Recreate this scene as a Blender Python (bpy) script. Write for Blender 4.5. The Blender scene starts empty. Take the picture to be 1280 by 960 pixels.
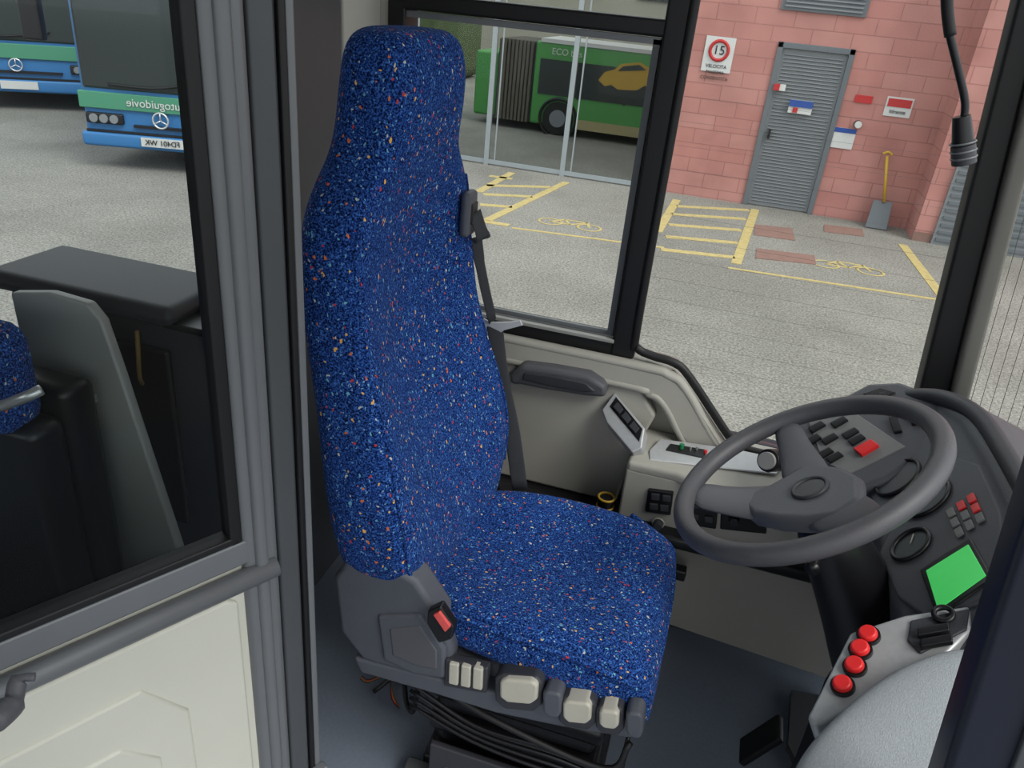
import bpy, math, random
from mathutils import Vector, Matrix
random.seed(4)
sc=bpy.context.scene
try:
    sc.view_settings.view_transform='Standard'
except Exception: pass
# ---------------------------------------------------------------- survey helpers
# world: X = bus forward, Y = toward driver side wall, Z up, z=0 cab floor (metres)
f=961.0
F=Vector((-.2184,.8638,-.4540)).normalized()
R=Vector((.9533,.2885,.0900));R=(R-F*R.dot(F)).normalized()
U=R.cross(F)
C=Vector((0,0,1.5))
def ray(u,v): return F+R*((u-640)/f)+U*((480-v)/f)
def on(u,v,P,N):
    d=ray(u,v); N=Vector(N); P=Vector(P)
    return C+d*((P-C).dot(N)/d.dot(N))
def oy(u,v,y): return on(u,v,(0,y,0),(0,1,0))
def oz(u,v,z): return on(u,v,(0,0,z),(0,0,1))
def ox(u,v,x): return on(u,v,(x,0,0),(1,0,0))
GZ=-.94
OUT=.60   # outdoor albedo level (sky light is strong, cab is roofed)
# ---------------------------------------------------------------- materials
def lin(c):
    c=c/255.0
    return c/12.92 if c<=.04045 else ((c+.055)/1.055)**2.4
def rgb(r,g,b): return (lin(r),lin(g),lin(b),1)
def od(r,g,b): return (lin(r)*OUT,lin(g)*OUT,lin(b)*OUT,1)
def mat(name,col,rough=.5,metal=0,noise=0,nscale=60,bump=0,bscale=None,spec=.4):
    m=bpy.data.materials.new(name); m.use_nodes=True
    nt=m.node_tree; b=nt.nodes['Principled BSDF']
    b.inputs['Base Color'].default_value=col; b.inputs['Roughness'].default_value=rough
    b.inputs['Metallic'].default_value=metal
    b.inputs['Specular IOR Level'].default_value=spec
    tc=nt.nodes.new('ShaderNodeTexCoord')
    n=nt.nodes.new('ShaderNodeTexNoise'); n.inputs['Scale'].default_value=nscale; n.inputs['Detail'].default_value=5
    nt.links.new(tc.outputs['Object'],n.inputs['Vector'])
    mx=nt.nodes.new('ShaderNodeMix'); mx.data_type='RGBA'
    k=noise if noise else .06
    mx.inputs[6].default_value=(col[0]*(1-k),col[1]*(1-k),col[2]*(1-k),1)
    mx.inputs[7].default_value=(min(1,col[0]*(1+k)),min(1,col[1]*(1+k)),min(1,col[2]*(1+k)),1)
    nt.links.new(n.outputs['Fac'],mx.inputs[0]); nt.links.new(mx.outputs[2],b.inputs['Base Color'])
    if bump:
        n2=nt.nodes.new('ShaderNodeTexNoise'); n2.inputs['Scale'].default_value=bscale or nscale; n2.inputs['Detail'].default_value=3
        nt.links.new(tc.outputs['Object'],n2.inputs['Vector'])
        bp=nt.nodes.new('ShaderNodeBump'); bp.inputs['Strength'].default_value=bump; bp.inputs['Distance'].default_value=.002
        nt.links.new(n2.outputs['Fac'],bp.inputs['Height']); nt.links.new(bp.outputs['Normal'],b.inputs['Normal'])
    return m
def emat(name,col,s):
    m=mat(name,col,.3); b=m.node_tree.nodes['Principled BSDF']
    b.inputs['Emission Color'].default_value=col; b.inputs['Emission Strength'].default_value=s
    return m
def glassmat(name,tint,gl):
    m=bpy.data.materials.new(name); m.use_nodes=True; nt=m.node_tree; nt.nodes.clear()
    o=nt.nodes.new('ShaderNodeOutputMaterial'); t=nt.nodes.new('ShaderNodeBsdfTransparent'); g=nt.nodes.new('ShaderNodeBsdfGlossy')
    t.inputs[0].default_value=tint; g.inputs['Roughness'].default_value=.02
    fr=nt.nodes.new('ShaderNodeLayerWeight'); fr.inputs[0].default_value=.15
    mu=nt.nodes.new('ShaderNodeMath'); mu.operation='MULTIPLY'; mu.inputs[1].default_value=gl
    mx=nt.nodes.new('ShaderNodeMixShader')
    nt.links.new(fr.outputs['Fresnel'],mu.inputs[0]); nt.links.new(mu.outputs[0],mx.inputs[0])
    nt.links.new(t.outputs[0],mx.inputs[1]); nt.links.new(g.outputs[0],mx.inputs[2]); nt.links.new(mx.outputs[0],o.inputs[0])
    return m
def fabric():
    m=bpy.data.materials.new('speckled_blue_fabric'); m.use_nodes=True; nt=m.node_tree; L=nt.links; N=nt.nodes
    b=N['Principled BSDF']; b.inputs['Roughness'].default_value=.95; b.inputs['Specular IOR Level'].default_value=.05
    b.inputs['Sheen Weight'].default_value=.10; b.inputs['Sheen Tint'].default_value=rgb(140,160,210)
    tc=N.new('ShaderNodeTexCoord')
    nz=N.new('ShaderNodeTexNoise'); nz.inputs['Scale'].default_value=110; nz.inputs['Detail'].default_value=2
    L.new(tc.outputs['Object'],nz.inputs['Vector'])
    base=N.new('ShaderNodeTexNoise'); base.inputs['Scale'].default_value=360; base.inputs['Detail'].default_value=3
    L.new(tc.outputs['Object'],base.inputs['Vector'])
    r0=N.new('ShaderNodeValToRGB'); e=r0.color_ramp.elements
    e[0].position=.38; e[0].color=rgb(10,18,50); e[1].position=.70; e[1].color=rgb(64,110,182)
    x=e.new(.5); x.color=rgb(26,56,122)
    L.new(base.outputs['Fac'],r0.inputs[0]); cur=r0.outputs[0]
    def layer(cur,scale,thr,rnd,cols):
        mp=N.new('ShaderNodeMapping'); mp.inputs['Rotation'].default_value=(random.random()*3,random.random()*3,random.random()*3)
        mp.inputs['Scale'].default_value=(1,1.35,.8)
        L.new(tc.outputs['Object'],mp.inputs[0])
        ad=N.new('ShaderNodeVectorMath'); ad.operation='MULTIPLY_ADD'; ad.inputs[1].default_value=(.012,.012,.012)
        L.new(nz.outputs['Color'],ad.inputs[0]); L.new(mp.outputs[0],ad.inputs[2])
        v=N.new('ShaderNodeTexVoronoi'); v.inputs['Scale'].default_value=scale
        L.new(ad.outputs[0],v.inputs['Vector'])
        sp=N.new('ShaderNodeSeparateColor'); L.new(v.outputs['Color'],sp.inputs[0])
        lt=N.new('ShaderNodeMath'); lt.operation='LESS_THAN'; lt.inputs[1].default_value=thr; L.new(v.outputs['Distance'],lt.inputs[0])
        gt=N.new('ShaderNodeMath'); gt.operation='GREATER_THAN'; gt.inputs[1].default_value=rnd; L.new(sp.outputs[0],gt.inputs[0])
        mu=N.new('ShaderNodeMath'); mu.operation='MULTIPLY'; L.new(lt.outputs[0],mu.inputs[0]); L.new(gt.outputs[0],mu.inputs[1])
        cr=N.new('ShaderNodeValToRGB'); cr.color_ramp.interpolation='CONSTANT'
        ee=cr.color_ramp.elements; ee[0].color=cols[0]; ee[1].position=1/len(cols); ee[1].color=cols[1]
        for i in range(2,len(cols)):
            q=ee.new(i/len(cols)); q.color=cols[i]
        L.new(sp.outputs[1],cr.inputs[0])
        mx=N.new('ShaderNodeMix'); mx.data_type='RGBA'; L.new(mu.outputs[0],mx.inputs[0]); L.new(cur,mx.inputs[6]); L.new(cr.outputs[0],mx.inputs[7])
        return mx.outputs[2]
    cur=layer(cur,240,.36,.66,[rgb(8,15,44),rgb(70,118,188),rgb(112,160,196),rgb(10,18,56)])
    cur=layer(cur,118,.29,.70,[rgb(226,176,96),rgb(180,62,62),rgb(104,168,192),rgb(190,190,184),rgb(206,112,62),rgb(84,136,200)])
    L.new(cur,b.inputs['Base Color'])
    bn=N.new('ShaderNodeTexNoise'); bn.inputs['Scale'].default_value=9; bn.inputs['Detail'].default_value=2
    L.new(tc.outputs['Object'],bn.inputs['Vector'])
    b1=N.new('ShaderNodeBump'); b1.inputs['Strength'].default_value=.55; b1.inputs['Distance'].default_value=.04; L.new(bn.outputs['Fac'],b1.inputs['Height'])
    b2=N.new('ShaderNodeBump'); b2.inputs['Strength'].default_value=.5; b2.inputs['Distance'].default_value=.002; L.new(base.outputs['Fac'],b2.inputs['Height'])
    L.new(b1.outputs[0],b2.inputs['Normal']); L.new(b2.outputs[0],b.inputs['Normal'])
    return m
def brick():
    m=bpy.data.materials.new('pink_brick'); m.use_nodes=True; nt=m.node_tree; L=nt.links; N=nt.nodes
    b=N['Principled BSDF']; b.inputs['Roughness'].default_value=.9
    tc=N.new('ShaderNodeTexCoord'); s=N.new('ShaderNodeSeparateXYZ'); c=N.new('ShaderNodeCombineXYZ')
    L.new(tc.outputs['Object'],s.inputs[0])
    ad=N.new('ShaderNodeMath'); ad.operation='ADD'; L.new(s.outputs[0],ad.inputs[0]); L.new(s.outputs[1],ad.inputs[1])
    L.new(ad.outputs[0],c.inputs[0]); L.new(s.outputs[2],c.inputs[1])
    t=N.new('ShaderNodeTexBrick'); L.new(c.outputs[0],t.inputs['Vector'])
    t.inputs['Scale'].default_value=1; t.inputs['Brick Width'].default_value=.5; t.inputs['Row Height'].default_value=.2
    t.inputs['Mortar Size'].default_value=.008; t.inputs['Mortar Smooth'].default_value=.3; t.inputs['Bias'].default_value=0
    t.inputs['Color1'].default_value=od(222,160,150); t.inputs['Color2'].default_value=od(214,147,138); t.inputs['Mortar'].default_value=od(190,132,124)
    n=N.new('ShaderNodeTexNoise'); n.inputs['Scale'].default_value=2.2; n.inputs['Detail'].default_value=8; L.new(tc.outputs['Object'],n.inputs['Vector'])
    mx=N.new('ShaderNodeMix'); mx.data_type='RGBA'; mx.blend_type='MULTIPLY'
    cr=N.new('ShaderNodeValToRGB'); cr.color_ramp.elements[0].position=.3; cr.color_ramp.elements[0].color=(.82,.80,.80,1); cr.color_ramp.elements[1].position=.6; cr.color_ramp.elements[1].color=(1,1,1,1)
    L.new(n.outputs['Fac'],cr.inputs[0]); mx.inputs[0].default_value=1; L.new(t.outputs[0],mx.inputs[6]); L.new(cr.outputs[0],mx.inputs[7])
    L.new(mx.outputs[2],b.inputs['Base Color'])
    return m
def asphalt():
    m=bpy.data.materials.new('asphalt'); m.use_nodes=True; nt=m.node_tree; L=nt.links; N=nt.nodes
    b=N['Principled BSDF']; b.inputs['Roughness'].default_value=.92
    tc=N.new('ShaderNodeTexCoord')
    a=N.new('ShaderNodeTexNoise'); a.inputs['Scale'].default_value=48; a.inputs['Detail'].default_value=4; a.inputs['Roughness'].default_value=.7; L.new(tc.outputs['Object'],a.inputs['Vector'])
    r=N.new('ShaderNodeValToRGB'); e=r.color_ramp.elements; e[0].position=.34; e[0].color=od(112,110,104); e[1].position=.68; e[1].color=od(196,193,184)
    L.new(a.outputs['Fac'],r.inputs[0])
    w=N.new('ShaderNodeTexNoise'); w.inputs['Scale'].default_value=.7; w.inputs['Detail'].default_value=9; w.inputs['Roughness'].default_value=.62; L.new(tc.outputs['Object'],w.inputs['Vector'])
    r2=N.new('ShaderNodeValToRGB'); e=r2.color_ramp.elements; e[0].position=.38; e[0].color=(.76,.76,.75,1); e[1].position=.62; e[1].color=(1,1,1,1)
    L.new(w.outputs['Fac'],r2.inputs[0])
    mx=N.new('ShaderNodeMix'); mx.data_type='RGBA'; mx.blend_type='MULTIPLY'; mx.inputs[0].default_value=1
    L.new(r.outputs[0],mx.inputs[6]); L.new(r2.outputs[0],mx.inputs[7]); L.new(mx.outputs[2],b.inputs['Base Color'])
    return m
FAB=fabric(); BRICK=brick(); ASPH=asphalt()
CREAM=mat('cream_plastic',rgb(158,156,148),.55,bump=.15,nscale=8,bscale=400)
CREAML=mat('column_cream',rgb(184,182,174),.55,bump=.15,nscale=8,bscale=400)
CREAMD=mat('grey_cream_plastic',rgb(136,134,127),.6,bump=.15,nscale=8,bscale=400)
DOORC=mat('door_cream_panel',rgb(196,196,184),.5,bump=.1,nscale=6,bscale=300)
GRAYM=mat('grey_painted_metal',rgb(112,115,118),.38,.2,nscale=20)
GRAYL=mat('light_grey_metal',rgb(158,158,154),.45,.1,nscale=20)
GRAYD=mat('dark_grey_painted',rgb(76,79,82),.42,.1,nscale=20)
DASH=mat('dash_grey_plastic',rgb(82,83,88),.5,bump=.25,nscale=30,bscale=500)
DASHL=mat('dash_light_grey',rgb(118,118,118),.5,bump=.2,nscale=30,bscale=500)
DASHD=mat('dash_dark_plastic',rgb(54,55,60),.5,bump=.2,nscale=30,bscale=500)
HOUS=mat('seat_housing_plastic',rgb(80,83,91),.5,bump=.25,nscale=30,bscale=500)
BLACK=mat('black_plastic',rgb(22,22,25),.35)
RUBBER=mat('black_rubber',rgb(20,20,22),.5)
BELT=mat('belt_webbing',rgb(50,52,56),.8,bump=.4,bscale=900)
WHEELM=mat('steering_wheel_leather',rgb(72,72,76),.45,bump=.3,bscale=700)
SILVER=mat('silver_panel',rgb(176,178,180),.4,.3,noise=.12,nscale=90)
CHROME=mat('metal_bright',rgb(200,200,200),.3,.7)
RED=mat('red_button',rgb(220,44,46),.35)
BTN=mat('cream_button',rgb(180,177,164),.4)
LCD=emat('green_lcd',rgb(70,196,96),.5)
FLOORM=mat('floor_rubber',rgb(108,117,130),.65,noise=.15,nscale=120,bump=.2,bscale=200)
FABG=mat('light_grey_pad',rgb(146,152,156),.9,noise=.25,nscale=420,bump=.6,bscale=600)
NAVY=mat('dark_navy_metal',rgb(24,28,42),.4)
SHADE_CEIL=mat('shade_ceiling_white',rgb(205,204,198),.8)
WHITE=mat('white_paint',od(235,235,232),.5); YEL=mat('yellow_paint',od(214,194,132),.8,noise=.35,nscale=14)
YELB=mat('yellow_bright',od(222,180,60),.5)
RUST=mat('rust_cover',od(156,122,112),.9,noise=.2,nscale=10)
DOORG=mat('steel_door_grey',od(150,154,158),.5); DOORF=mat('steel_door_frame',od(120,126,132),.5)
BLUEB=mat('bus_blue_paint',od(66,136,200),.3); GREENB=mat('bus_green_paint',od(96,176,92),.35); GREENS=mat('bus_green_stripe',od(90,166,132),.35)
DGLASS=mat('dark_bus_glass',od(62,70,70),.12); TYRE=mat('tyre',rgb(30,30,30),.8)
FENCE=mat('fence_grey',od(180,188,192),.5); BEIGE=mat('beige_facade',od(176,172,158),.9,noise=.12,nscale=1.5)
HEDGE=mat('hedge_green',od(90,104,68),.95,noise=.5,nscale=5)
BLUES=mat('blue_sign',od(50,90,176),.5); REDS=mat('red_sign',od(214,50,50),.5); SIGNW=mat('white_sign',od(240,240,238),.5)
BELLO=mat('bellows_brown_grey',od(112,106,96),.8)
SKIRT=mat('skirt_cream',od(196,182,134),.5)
WIN=glassmat('window_glass',(.95,.97,.96,1),.5); DWIN=glassmat('door_glass',(.90,.93,.93,1),.9)
FWIN=glassmat('fence_pane',(.84,.86,.85,1),.6)
# ---------------------------------------------------------------- geometry helpers
def E(name):
    o=bpy.data.objects.new(name,None); bpy.context.collection.objects.link(o); o.empty_display_size=.1; return o
def mk(name,vs,fs,m,parent=None,smooth=False,bevel=0,sub=0,seg=2):
    me=bpy.data.meshes.new(name); me.from_pydata([tuple(v) for v in vs],[],fs); me.update()
    import bmesh
    bm=bmesh.new(); bm.from_mesh(me); bmesh.ops.recalc_face_normals(bm,faces=bm.faces); bm.to_mesh(me); bm.free()
    o=bpy.data.objects.new(name,me); bpy.context.collection.objects.link(o)
    me.materials.append(m)
    if parent: o.parent=parent
    if bevel:
        b=o.modifiers.new('b','BEVEL'); b.width=bevel; b.segments=seg; b.limit_method='ANGLE'; b.angle_limit=math.radians(40)
        smooth=True
    if sub:
        s=o.modifiers.new('s','SUBSURF'); s.levels=sub; s.render_levels=sub; smooth=True
    if smooth:
        for p in me.polygons: p.use_smooth=True
        if bevel:
            try:
                w=o.modifiers.new('w','WEIGHTED_NORMAL'); w.keep_sharp=True
            except Exception: pass
    return o
BF=[(0,1,3,2),(4,6,7,5),(0,4,5,1),(2,3,7,6),(0,2,6,4),(1,5,7,3)]
def box(name,b,m,parent=None,M=None,bevel=0,sub=0):
    x0,x1,y0,y1,z0,z1=b
    vs=[Vector((x,y,z)) for x in(x0,x1) for y in(y0,y1) for z in(z0,z1)]
    if M is not None: vs=[M@v for v in vs]
    return mk(name,vs,BF,m,parent,bevel=bevel,sub=sub)
def prism(name,pts,vec,m,parent=None,bevel=0,seg=2):
    n=len(pts); vec=Vector(vec); pts=[Vector(p) for p in pts]
    vs=pts+[p+vec for p in pts]
    fs=[tuple(range(n)),tuple(range(2*n-1,n-1,-1))]+[(i,(i+1)%n,n+(i+1)%n,n+i) for i in range(n)]
    return mk(name,vs,fs,m,parent,bevel=bevel,seg=seg)
def basis(N):
    N=Vector(N).normalized(); a=Vector((0,0,1)) if abs(N.z)<.9 else Vector((1,0,0))
    x=a.cross(N).normalized(); y=N.cross(x); return x,y,N
def cyl(name,p0,p1,r0,m,parent=None,r1=None,seg=28,bevel=0):
    p0=Vector(p0);p1=Vector(p1); r1=r0 if r1 is None else r1
    x,y,n=basis(p1-p0)
    vs=[p0+(x*math.cos(t)+y*math.sin(t))*r0 for t in [2*math.pi*i/seg for i in range(seg)]]
    vs+=[p1+(x*math.cos(t)+y*math.sin(t))*r1 for t in [2*math.pi*i/seg for i in range(seg)]]
    fs=[tuple(range(seg)),tuple(range(2*seg-1,seg-1,-1))]+[(i,(i+1)%seg,seg+(i+1)%seg,seg+i) for i in range(seg)]
    o=mk(name,vs,fs,m,parent,bevel=bevel or min(r0,r1,(p1-p0).length)*.08)
    return o
def catmull(P,n):
    P=[Vector(p) for p in P]; out=[]
    Q=[P[0]*2-P[1]]+P+[P[-1]*2-P[-2]]
    for i in range(1,len(Q)-2):
        a,b,c,d=Q[i-1:i+3]
        for k in range(n):
            t=k/n
            out.append(.5*((2*b)+(c-a)*t+(2*a-5*b+4*c-d)*t*t+(3*b-a-3*c+d)*t**3))
    out.append(P[-1]); return out
def tube(name,P,r,m,parent=None,n=6,seg=12,flat=None,smoothpath=True,up=None):
    pts=catmull(P,n) if smoothpath and len(P)>2 else [Vector(p) for p in P]
    vs=[];fs=[];K=len(pts); prev=None
    for i,p in enumerate(pts):
        t=(pts[min(i+1,K-1)]-pts[max(i-1,0)]).normalized()
        if prev is None: x,_,_=basis(t) if up is None else (Vector(up),0,0); x=(x-t*x.dot(t)).normalized()
        else: x=(prev-t*prev.dot(t)).normalized()
        if up is not None: x=(Vector(up)-t*Vector(up).dot(t)).normalized()
        prev=x; y=t.cross(x)
        rr=r[i*(len(r)-1)//max(1,K-1)] if isinstance(r,(list,tuple)) else r
        ry=flat if flat else rr
        for k in range(seg):
            a=2*math.pi*k/seg; vs.append(p+x*math.cos(a)*rr+y*math.sin(a)*ry)
    for i in range(K-1):
        for k in range(seg):
            fs.append((i*seg+k,i*seg+(k+1)%seg,(i+1)*seg+(k+1)%seg,(i+1)*seg+k))
    fs.append(tuple(range(seg))); fs.append(tuple(range((K-1)*seg,K*seg)))
    return mk(name,vs,fs,m,parent,smooth=True)
def ring(name,Cc,N,Rr,r,m,parent=None,seg=72,s2=14,ry=None):
    x,y,n=basis(N); vs=[];fs=[]; Cc=Vector(Cc)
    for i in range(seg):
        a=2*math.pi*i/seg; d=x*math.cos(a)+y*math.sin(a)
        for k in range(s2):
            b=2*math.pi*k/s2; vs.append(Cc+d*(Rr+r*math.cos(b))+n*(ry or r)*math.sin(b))
    for i in range(seg):
        for k in range(s2):
            j=(i+1)%seg;l=(k+1)%s2; fs.append((i*s2+k,j*s2+k,j*s2+l,i*s2+l))
    return mk(name,vs,fs,m,parent,smooth=True)
def panel(name,px,P,N,th,m,parent=None,bevel=.003,lift=0):
    n=Vector(N).normalized(); P=Vector(P)+n*lift
    pts=[on(u,v,P,n) for u,v in px]
    return prism(name,pts,-n*th,m,parent,bevel=bevel)
def loft(name,secs,m,parent=None,sub=1,cap=True):
    n=len(secs[0]); vs=[v for s in secs for v in s]; fs=[]
    for i in range(len(secs)-1):
        for k in range(n): fs.append((i*n+k,i*n+(k+1)%n,(i+1)*n+(k+1)%n,(i+1)*n+k))
    if cap: fs.append(tuple(range(n))); fs.append(tuple(range((len(secs)-1)*n,len(secs)*n)))
    return mk(name,vs,fs,m,parent,sub=sub)
def text(name,s,loc,size,m,parent,ex,ey,ext=.002):
    cu=bpy.data.curves.new(name,'FONT'); cu.body=s; cu.size=size; cu.extrude=ext; cu.align_x='CENTER'; cu.align_y='CENTER'
    o=bpy.data.objects.new(name,cu); bpy.context.collection.objects.link(o); cu.materials.append(m)
    ex=Vector(ex);ey=Vector(ey);ez=ex.cross(ey)
    M=Matrix(((ex.x,ey.x,ez.x,loc[0]),(ex.y,ey.y,ez.y,loc[1]),(ex.z,ey.z,ez.z,loc[2]),(0,0,0,1)))
    o.matrix_world=M; o.parent=parent
    return o
# ================================================================ OUTSIDE
box('ground',(-45,40,-20,60,GZ-.1,GZ),ASPH)
WY=11.66
def wallpt(u,v,y=WY): return oy(u,v,y)
wall=E('brick_building')
dl=.2; dr=1.17; dt=1.22
box('wall_front_left',(-.95,dl,WY,WY+.3,GZ,6),BRICK,wall)
box('wall_front_right',(dr,2.41,WY,WY+.3,GZ,6),BRICK,wall)
box('wall_front_top',(dl,dr,WY,WY+.3,dt,6),BRICK,wall)
box('wall_jut',(2.41,9,11.04,11.96,GZ,6),BRICK,wall)
box('wall_return',(-.95,-.65,WY+.3,WY+6,GZ,6),BRICK,wall)
box('wall_plinth',(2.40,9,11.03,11.05,GZ,GZ+.12),RUST,wall)
# louvred steel door
door=E('louvred_steel_door')
box('frame_left',(dl,dl+.07,WY-.03,WY+.05,GZ,dt),DOORF,door,bevel=.005)
box('frame_right',(dr-.07,dr,WY-.03,WY+.05,GZ,dt),DOORF,door,bevel=.005)
box('frame_top',(dl,dr,WY-.03,WY+.05,dt-.07,dt),DOORF,door,bevel=.005)
box('leaf',(dl+.07,dr-.07,WY+.02,WY+.05,GZ+.02,dt-.07),DOORG,door)
z=GZ+.08
while z<dt-.12:
    M=Matrix.Translation((0,WY+.005,z))@Matrix.Rotation(math.radians(-35),4,'X')
    box('louvre',(dl+.11,dr-.11,-.004,.03,-.004,.004),DOORG,door,M=M); z+=.045
box('handle',(dl+.13,dl+.16,WY-.06,WY,.0,.12),BLACK,door)
# vent above the door
vent=E('wall_vent')
p0=wallpt(978,0);p1=wallpt(1082,22)
box('vent_frame',(p0.x,p1.x,WY-.03,WY,p1.z,p1.z+.5),DOORF,vent)
for i in range(9): box('slat',(p0.x+.05,p1.x-.05,WY-.05,WY-.03,p1.z+.04+i*.05,p1.z+.06+i*.05),DOORG,vent)
def sign(name,u0,v0,u1,v1,m,y=WY,th=.015,par=None):
    a=wallpt(u0,v0,y); b=wallpt(u1,v1,y); e=par or E(name)
    box('plate',(a.x,b.x,y-th,y,b.z,a.z),m,e); return e,a,b
e,a,b=sign('speed_limit_sign',884,44,912,92,SIGNW)
cx=(a.x+b.x)/2; cz=a.z-.17
ring('red_ring',(cx,WY-.02,cz),(0,1,0),.12,.022,REDS,e,seg=40)
text('number','15',(cx,WY-.025,cz),.16,BLACK,e,(1,0,0),(0,0,1))
for i,t in enumerate(['VELOCITA','MASSIMA','CONSENTITA']): text('line',t,(cx,WY-.02,cz-.2-.075*i),.06,BLACK,e,(1,0,0),(0,0,1))
e,a,b=sign('door_notice_sign',988,124,1013,144,SIGNW,WY-.03,par=door)
box('blue_band',(a.x,b.x,WY-.06,WY-.044,(a.z+b.z)/2,a.z),BLUES,e); box('red_mark',((a.x*.8+b.x*.2),(a.x*.6+b.x*.4),WY-.06,WY-.044,b.z+.01,(a.z+b.z)/2-.01),REDS,e)
e,a,b=sign('small_door_sign',968,104,981,114,SIGNW,WY-.03,par=door); box('red_mark',(a.x,(a.x+b.x)/2,WY-.06,WY-.044,b.z,a.z),REDS,e)
e,a,b=sign('red_fire_sign',1070,118,1089,130,REDS)
e,a,b=sign('fire_hydrant_sign',1110,120,1136,148,SIGNW)
box('red_panel',(a.x+.02,b.x-.02,WY-.025,WY-.014,b.z+.12,a.z-.02),REDS,e); text('label','Idrante',((a.x+b.x)/2,WY-.02,b.z+.06),.07,BLACK,e,(1,0,0),(0,0,1))
e,a,b=sign('posted_notice',1041,158,1064,187,SIGNW); box('header',(a.x,b.x,WY-.02,WY-.014,a.z-.06,a.z),BLUES,e)
lamp=E('wall_lamp'); p=wallpt(1072,155); cyl('base',(p.x,WY,p.z),(p.x,WY-.06,p.z),.05,BLACK,lamp); cyl('lens',(p.x,WY-.06,p.z),(p.x,WY-.1,p.z),.045,WHITE,lamp)
# shovel
sh=E('snow_shovel'); pb=oz(1090,278,GZ); yy=WY-.12
top=oy(1109,195,yy)
zb=GZ+.35
tube('shaft',[(pb.x+.02,yy-.1,zb),(top.x,yy,top.z)],.02,YELB,sh,smoothpath=False)
tube('grip',[(top.x-.06,yy,top.z+.02),(top.x,yy,top.z+.05),(top.x+.06,yy,top.z+.02)],.016,YELB,sh)
prism('blade',[(pb.x-.14,yy-.2,GZ+.01),(pb.x+.14,yy-.2,GZ+.01),(pb.x+.13,yy-.08,GZ+.36),(pb.x-.11,yy-.08,GZ+.36)],(0,.02,0),DOORF,sh,bevel=.006)
a=wallpt(1193,215,11.04)
box('shutter_leaf',(a.x,a.x+1.2,11.0,11.04,GZ,.25),DOORG,wall)
for i in range(12): box('shutter_rib',(a.x+.04,a.x+1.16,10.98,11.0,GZ+.05+i*.095,GZ+.09+i*.095),DOORF,wall)
# ground markings
mk_root=E('parking_hatch_markings')
def line(u0,v0,u1,v1,w=.11,m=YEL,root=mk_root,name='stripe'):
    a=oz(u0,v0,GZ);b=oz(u1,v1,GZ);d=(b-a).normalized();n=Vector((-d.y,d.x,0))*w/2
    return prism(name,[a-n,b-n,b+n,a+n],(0,0,.006),m,root)
for L_ in [(846,258,936,263),(840,268,932,274),(836,281,926,288),(832,296,922,304),(826,312,918,322),(944,262,920,330),(846,250,822,290),
           (612,220,640,224),(608,232,688,234),(604,243,665,246),(600,256,640,259),(640,216,598,240),(708,228,608,276),(636,282,600,276),
           (1128,306,1180,374),(640,285,830,310),(910,335,1180,376)]:
    thin = L_[0] in (640,910) and L_[1]>284
    line(*L_,w=.05 if thin else .11)
bike=mk_root
for (cx_,cy_) in [(1060,335),(712,281)]:
    c0=oz(cx_,cy_,GZ)
    for dx in(-.24,.24):
        ring('wheel_mark',(c0.x+dx,c0.y,GZ+.003),(0,0,1),.14,.018,YEL,bike,seg=24,s2=6,ry=.003)
    for (xa,ya,xb,yb) in [(-.24,0,0,0),(0,0,.18,.2),(.18,.2,-.1,.2),(-.1,.2,-.24,0),(-.1,.2,0,0),(.18,.22,.24,0)]:
        A=Vector((c0.x+xa,c0.y+ya,GZ));Bv=Vector((c0.x+xb,c0.y+yb,GZ)); d=(Bv-A).normalized(); nn=Vector((-d.y,d.x,0))*.016
        prism('frame_mark',[A-nn,Bv-nn,Bv+nn,A+nn],(0,0,.005),YEL,bike)
for i,q in enumerate([[(944,281),(990,286),(994,301),(942,294)],[(946,311),(1018,320),(1020,331),(944,323)],[(1030,281),(1078,287),(1080,296),(1030,290)]]):
    cov=E('manhole_cover')
    prism('cover_plate',[oz(u,v,GZ) for u,v in q],(0,0,.008),RUST,cov)
# fence (glazed panels between slim posts)
fe=E('site_fence')
fx=[-6.3,-5.05,-3.72,-2.5,-1.29]
for x in fx:
    box('post',(x-.035,x+.035,WY-.03,WY+.03,GZ,2.2),FENCE,fe)
box('bottom_rail',(-6.3,-.95,WY-.02,WY+.02,GZ+.02,GZ+.08),FENCE,fe); box('top_rail',(-6.3,-.95,WY-.02,WY+.02,2.1,2.2),FENCE,fe)
for i in range(4):
    box('pane',(fx[i]+.035,fx[i+1]-.035,WY-.003,WY+.003,GZ+.08,2.1),FWIN,fe)
    box('thin_mullion',((fx[i]+.12),(fx[i]+.14),WY-.01,WY+.01,GZ+.08,2.1),FENCE,fe)
# green articulated bus behind fence
gb=E('articulated_city_bus'); gy=15.3
tp=oy(740,58,gy).z; bt=GZ+.16
xl=oy(618,120,gy).x; xm=oy(664,120,gy).x; xr=3
box('rear_body',(xl-.5,xl,gy+.2,gy+1.6,bt,tp-.3),GREENB,gb,bevel=.05)
box('front_body',(xm,xr,gy,gy+1.6,bt,tp),GREENB,gb,bevel=.05)
box('bellows_core',(xl,xm,gy+.1,gy+1.5,bt,tp-.05),DASHD,gb)
for i in range(9):
    x=xl+.04+i*(xm-xl-.06)/9
    box('bellows_fold',(x,x+.05,gy+.02,gy+1.58,bt,tp-.03),BELLO,gb)
box('side_glass',(xm+.12,xr-.1,gy-.015,gy,GZ+.72,tp-.3),DGLASS,gb)
box('roof_edge',(xm+.1,xr,gy-.02,gy+1.5,tp-.02,tp+.05),WHITE,gb)
box('skirt_stripe',(xm+.9,xr,gy-.02,gy,bt,GZ+.34),SKIRT,gb)
text('fleet_lettering','ECO bus',(xm+.62,gy-.03,tp-.16),.16,WHITE,gb,(1,0,0),(0,0,1))
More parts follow.
